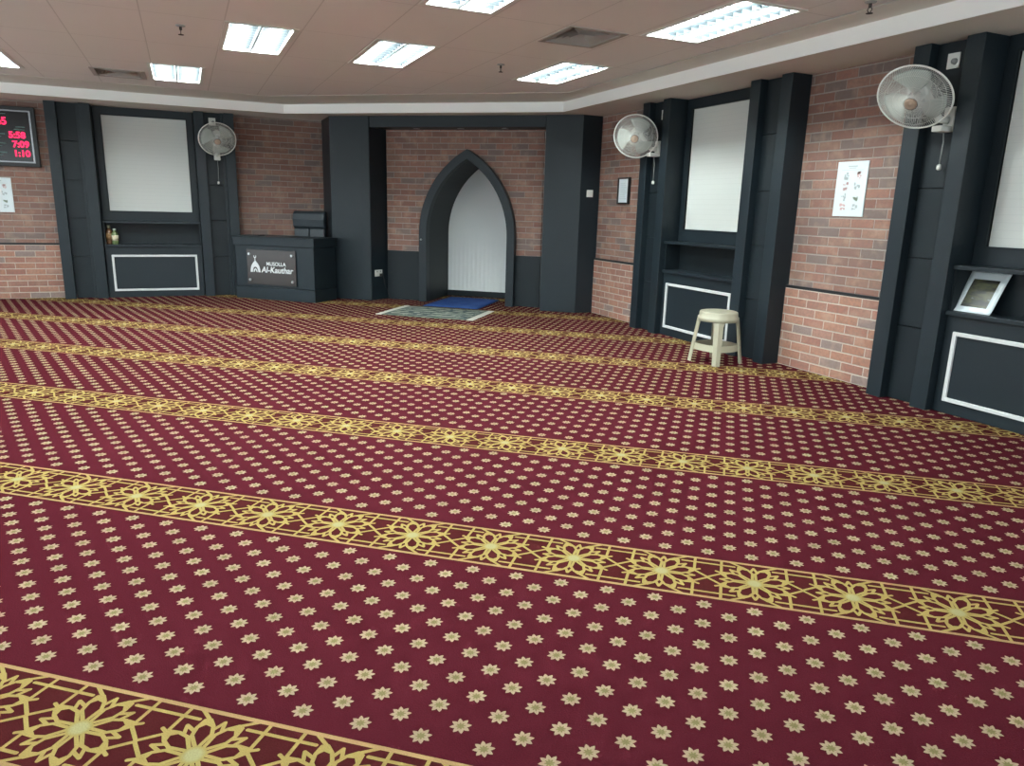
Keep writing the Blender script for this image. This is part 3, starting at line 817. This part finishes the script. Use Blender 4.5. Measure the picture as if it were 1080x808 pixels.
b.inputs['Specular IOR Level'].default_value = .05; g.bump(g.noise(vec, 90, 3), .8, .006)
t = thing('prayer_mat', 'plain royal blue mat reaching from the grey green rug into the niche', 'mat', (-3.185, 9.68, 0), math.radians(-.5))
rng = random.Random(11)
def bm_pt(u, v):
    e = min(u, 1-u, v, 1-v); hgt = .022*min(1, e*14)**.5 + .004*math.sin(17*u)*math.sin(13*v)*min(1, e*8)
    return Vector((-.385+.77*u, -.53+1.06*v, .004+hgt))
obj('pile', MB().grid(40, 50, bm_pt), bl_m, t).modifiers.new('solid', 'SOLIDIFY').thickness = .004
obj('backing', MB().box(-.395, .395, -.542, .54, .001, .006), mat('navy_backing', srgb(26, 32, 52), .9, .1), t, .002)

# ------------------------------------------------------------------ things in the cabinet niches
def bottle(label, s, n, h, r, cbody, clabel, ccap):
    t = thing('bottle', label, 'bottle', at('l', s, n, .7052), al, 'bottles in the left cabinet niche')
    obj('body', MB().lathe([(.004, 0), (r*.95, .0), (r, .01), (r, h*.62), (r*.8, h*.74), (r*.4, h*.82), (r*.38, h*.88), (.004, h*.88)], 24), mat('bottle_body', cbody, .25, .5), t)
    obj('cap', MB().lathe([(.004, h*.86), (r*.46, h*.86), (r*.46, h*.99), (r*.4, h), (.004, h)], 20), mat('bottle_cap', ccap, .4, .5), t)
    obj('paper_label', MB().lathe([(r*1.0, h*.24), (r*1.015, h*.24), (r*1.015, h*.58), (r*1.0, h*.58)], 24, caps=False), mat('bottle_label', clabel, .6, .3), t)
bottle('green bottle with a cream label in the niche of the left cabinet', -2.505, .085, .205, .042, srgb(96, 112, 74), srgb(214, 206, 178), srgb(150, 160, 150))
bottle('brown bottle with a pale cap, against the side of the left cabinet niche', -2.575, .03, .245, .040, srgb(112, 80, 56), srgb(150, 118, 84), srgb(176, 172, 140))

# curled print leaning in the right cabinet niche
pic = bpy.data.materials.new('landscape_print'); pic.use_nodes = True; g = G(pic); b = g.bsdf(); vec, xyz = g.coords()
dv = g.node('ShaderNodeMapping'); g.L.new(vec, dv.inputs[0]); dv.inputs['Rotation'].default_value = (0, .5, 0); dv.inputs['Scale'].default_value = (5, 5, 16)
n = g.noise(dv.outputs[0], 1.6, 4)
rp = g.node('ShaderNodeValToRGB'); e = rp.color_ramp.elements
for i in range(3): e.new(.5)
for i, (ps, c) in enumerate(((.30, srgb(34, 36, 38)), (.44, srgb(46, 46, 44)), (.53, srgb(78, 80, 54)), (.60, srgb(58, 62, 54)), (.70, srgb(150, 154, 150)))): e[i].position = ps; e[i].color = c
g.L.new(n, rp.inputs[0]); g.L.new(rp.outputs[0], b.inputs['Base Color']); b.inputs['Roughness'].default_value = .35
t = thing('picture_sheet', 'white bordered landscape print leaning in the niche of the right edge cabinet', 'picture', at('r', 2.945, 0, .7055), ar)
def sh(off):
    def fn(u, v):
        z = .275*v; y = -.115 + .135*v**.75 - .012*math.sin(PI*v)
        return Vector((-.135+.27*u + .02*(v-.5), y-off, .002+z))
    return fn
obj('sheet', MB().grid(8, 16, sh(0)), paper_m, t).modifiers.new('solid', 'SOLIDIFY').thickness = .0015
def prn(u, v): return sh(.0022)(.17+.66*u, .13+.66*v)
obj('print', MB().grid(8, 14, prn), pic, t)

# ------------------------------------------------------------------ camera, world, colour
TURN = Matrix.Rotation(-ar, 4, 'Z')     # the building's own axes become the world's
cam = bpy.data.cameras.new('camera'); co_ = bpy.data.objects.new('camera', cam); C.objects.link(co_)
cam.sensor_fit = 'HORIZONTAL'; cam.sensor_width = 36; cam.lens = 766.277/1080*36; cam.clip_start = .05
R3 = Matrix((r2, -d2, -fw)).transposed()
co_.matrix_world = Matrix.Translation(cam_pos) @ R3.to_4x4()
scene.camera = co_
bpy.context.view_layer.update()
for o in list(bpy.data.objects):
    if o.parent is None: o.matrix_world = TURN @ o.matrix_world
w = bpy.data.worlds.new('world'); scene.world = w; w.use_nodes = True
w.node_tree.nodes['Background'].inputs[0].default_value = (.84, .96, 1, 1); w.node_tree.nodes['Background'].inputs[1].default_value = 1.05  # unseen fill through the open rear, added to lift walls and ceiling
vs = scene.view_settings; vs.view_transform = 'Standard'; vs.look = 'None'; vs.gamma = 1; vs.use_curve_mapping = False; vs.exposure = 1.45
scene.cycles.max_bounces = 8; scene.cycles.diffuse_bounces = 5; scene.cycles.glossy_bounces = 3
scene.cycles.sample_clamp_indirect = 8; scene.cycles.caustics_reflective = False; scene.cycles.caustics_refractive = False
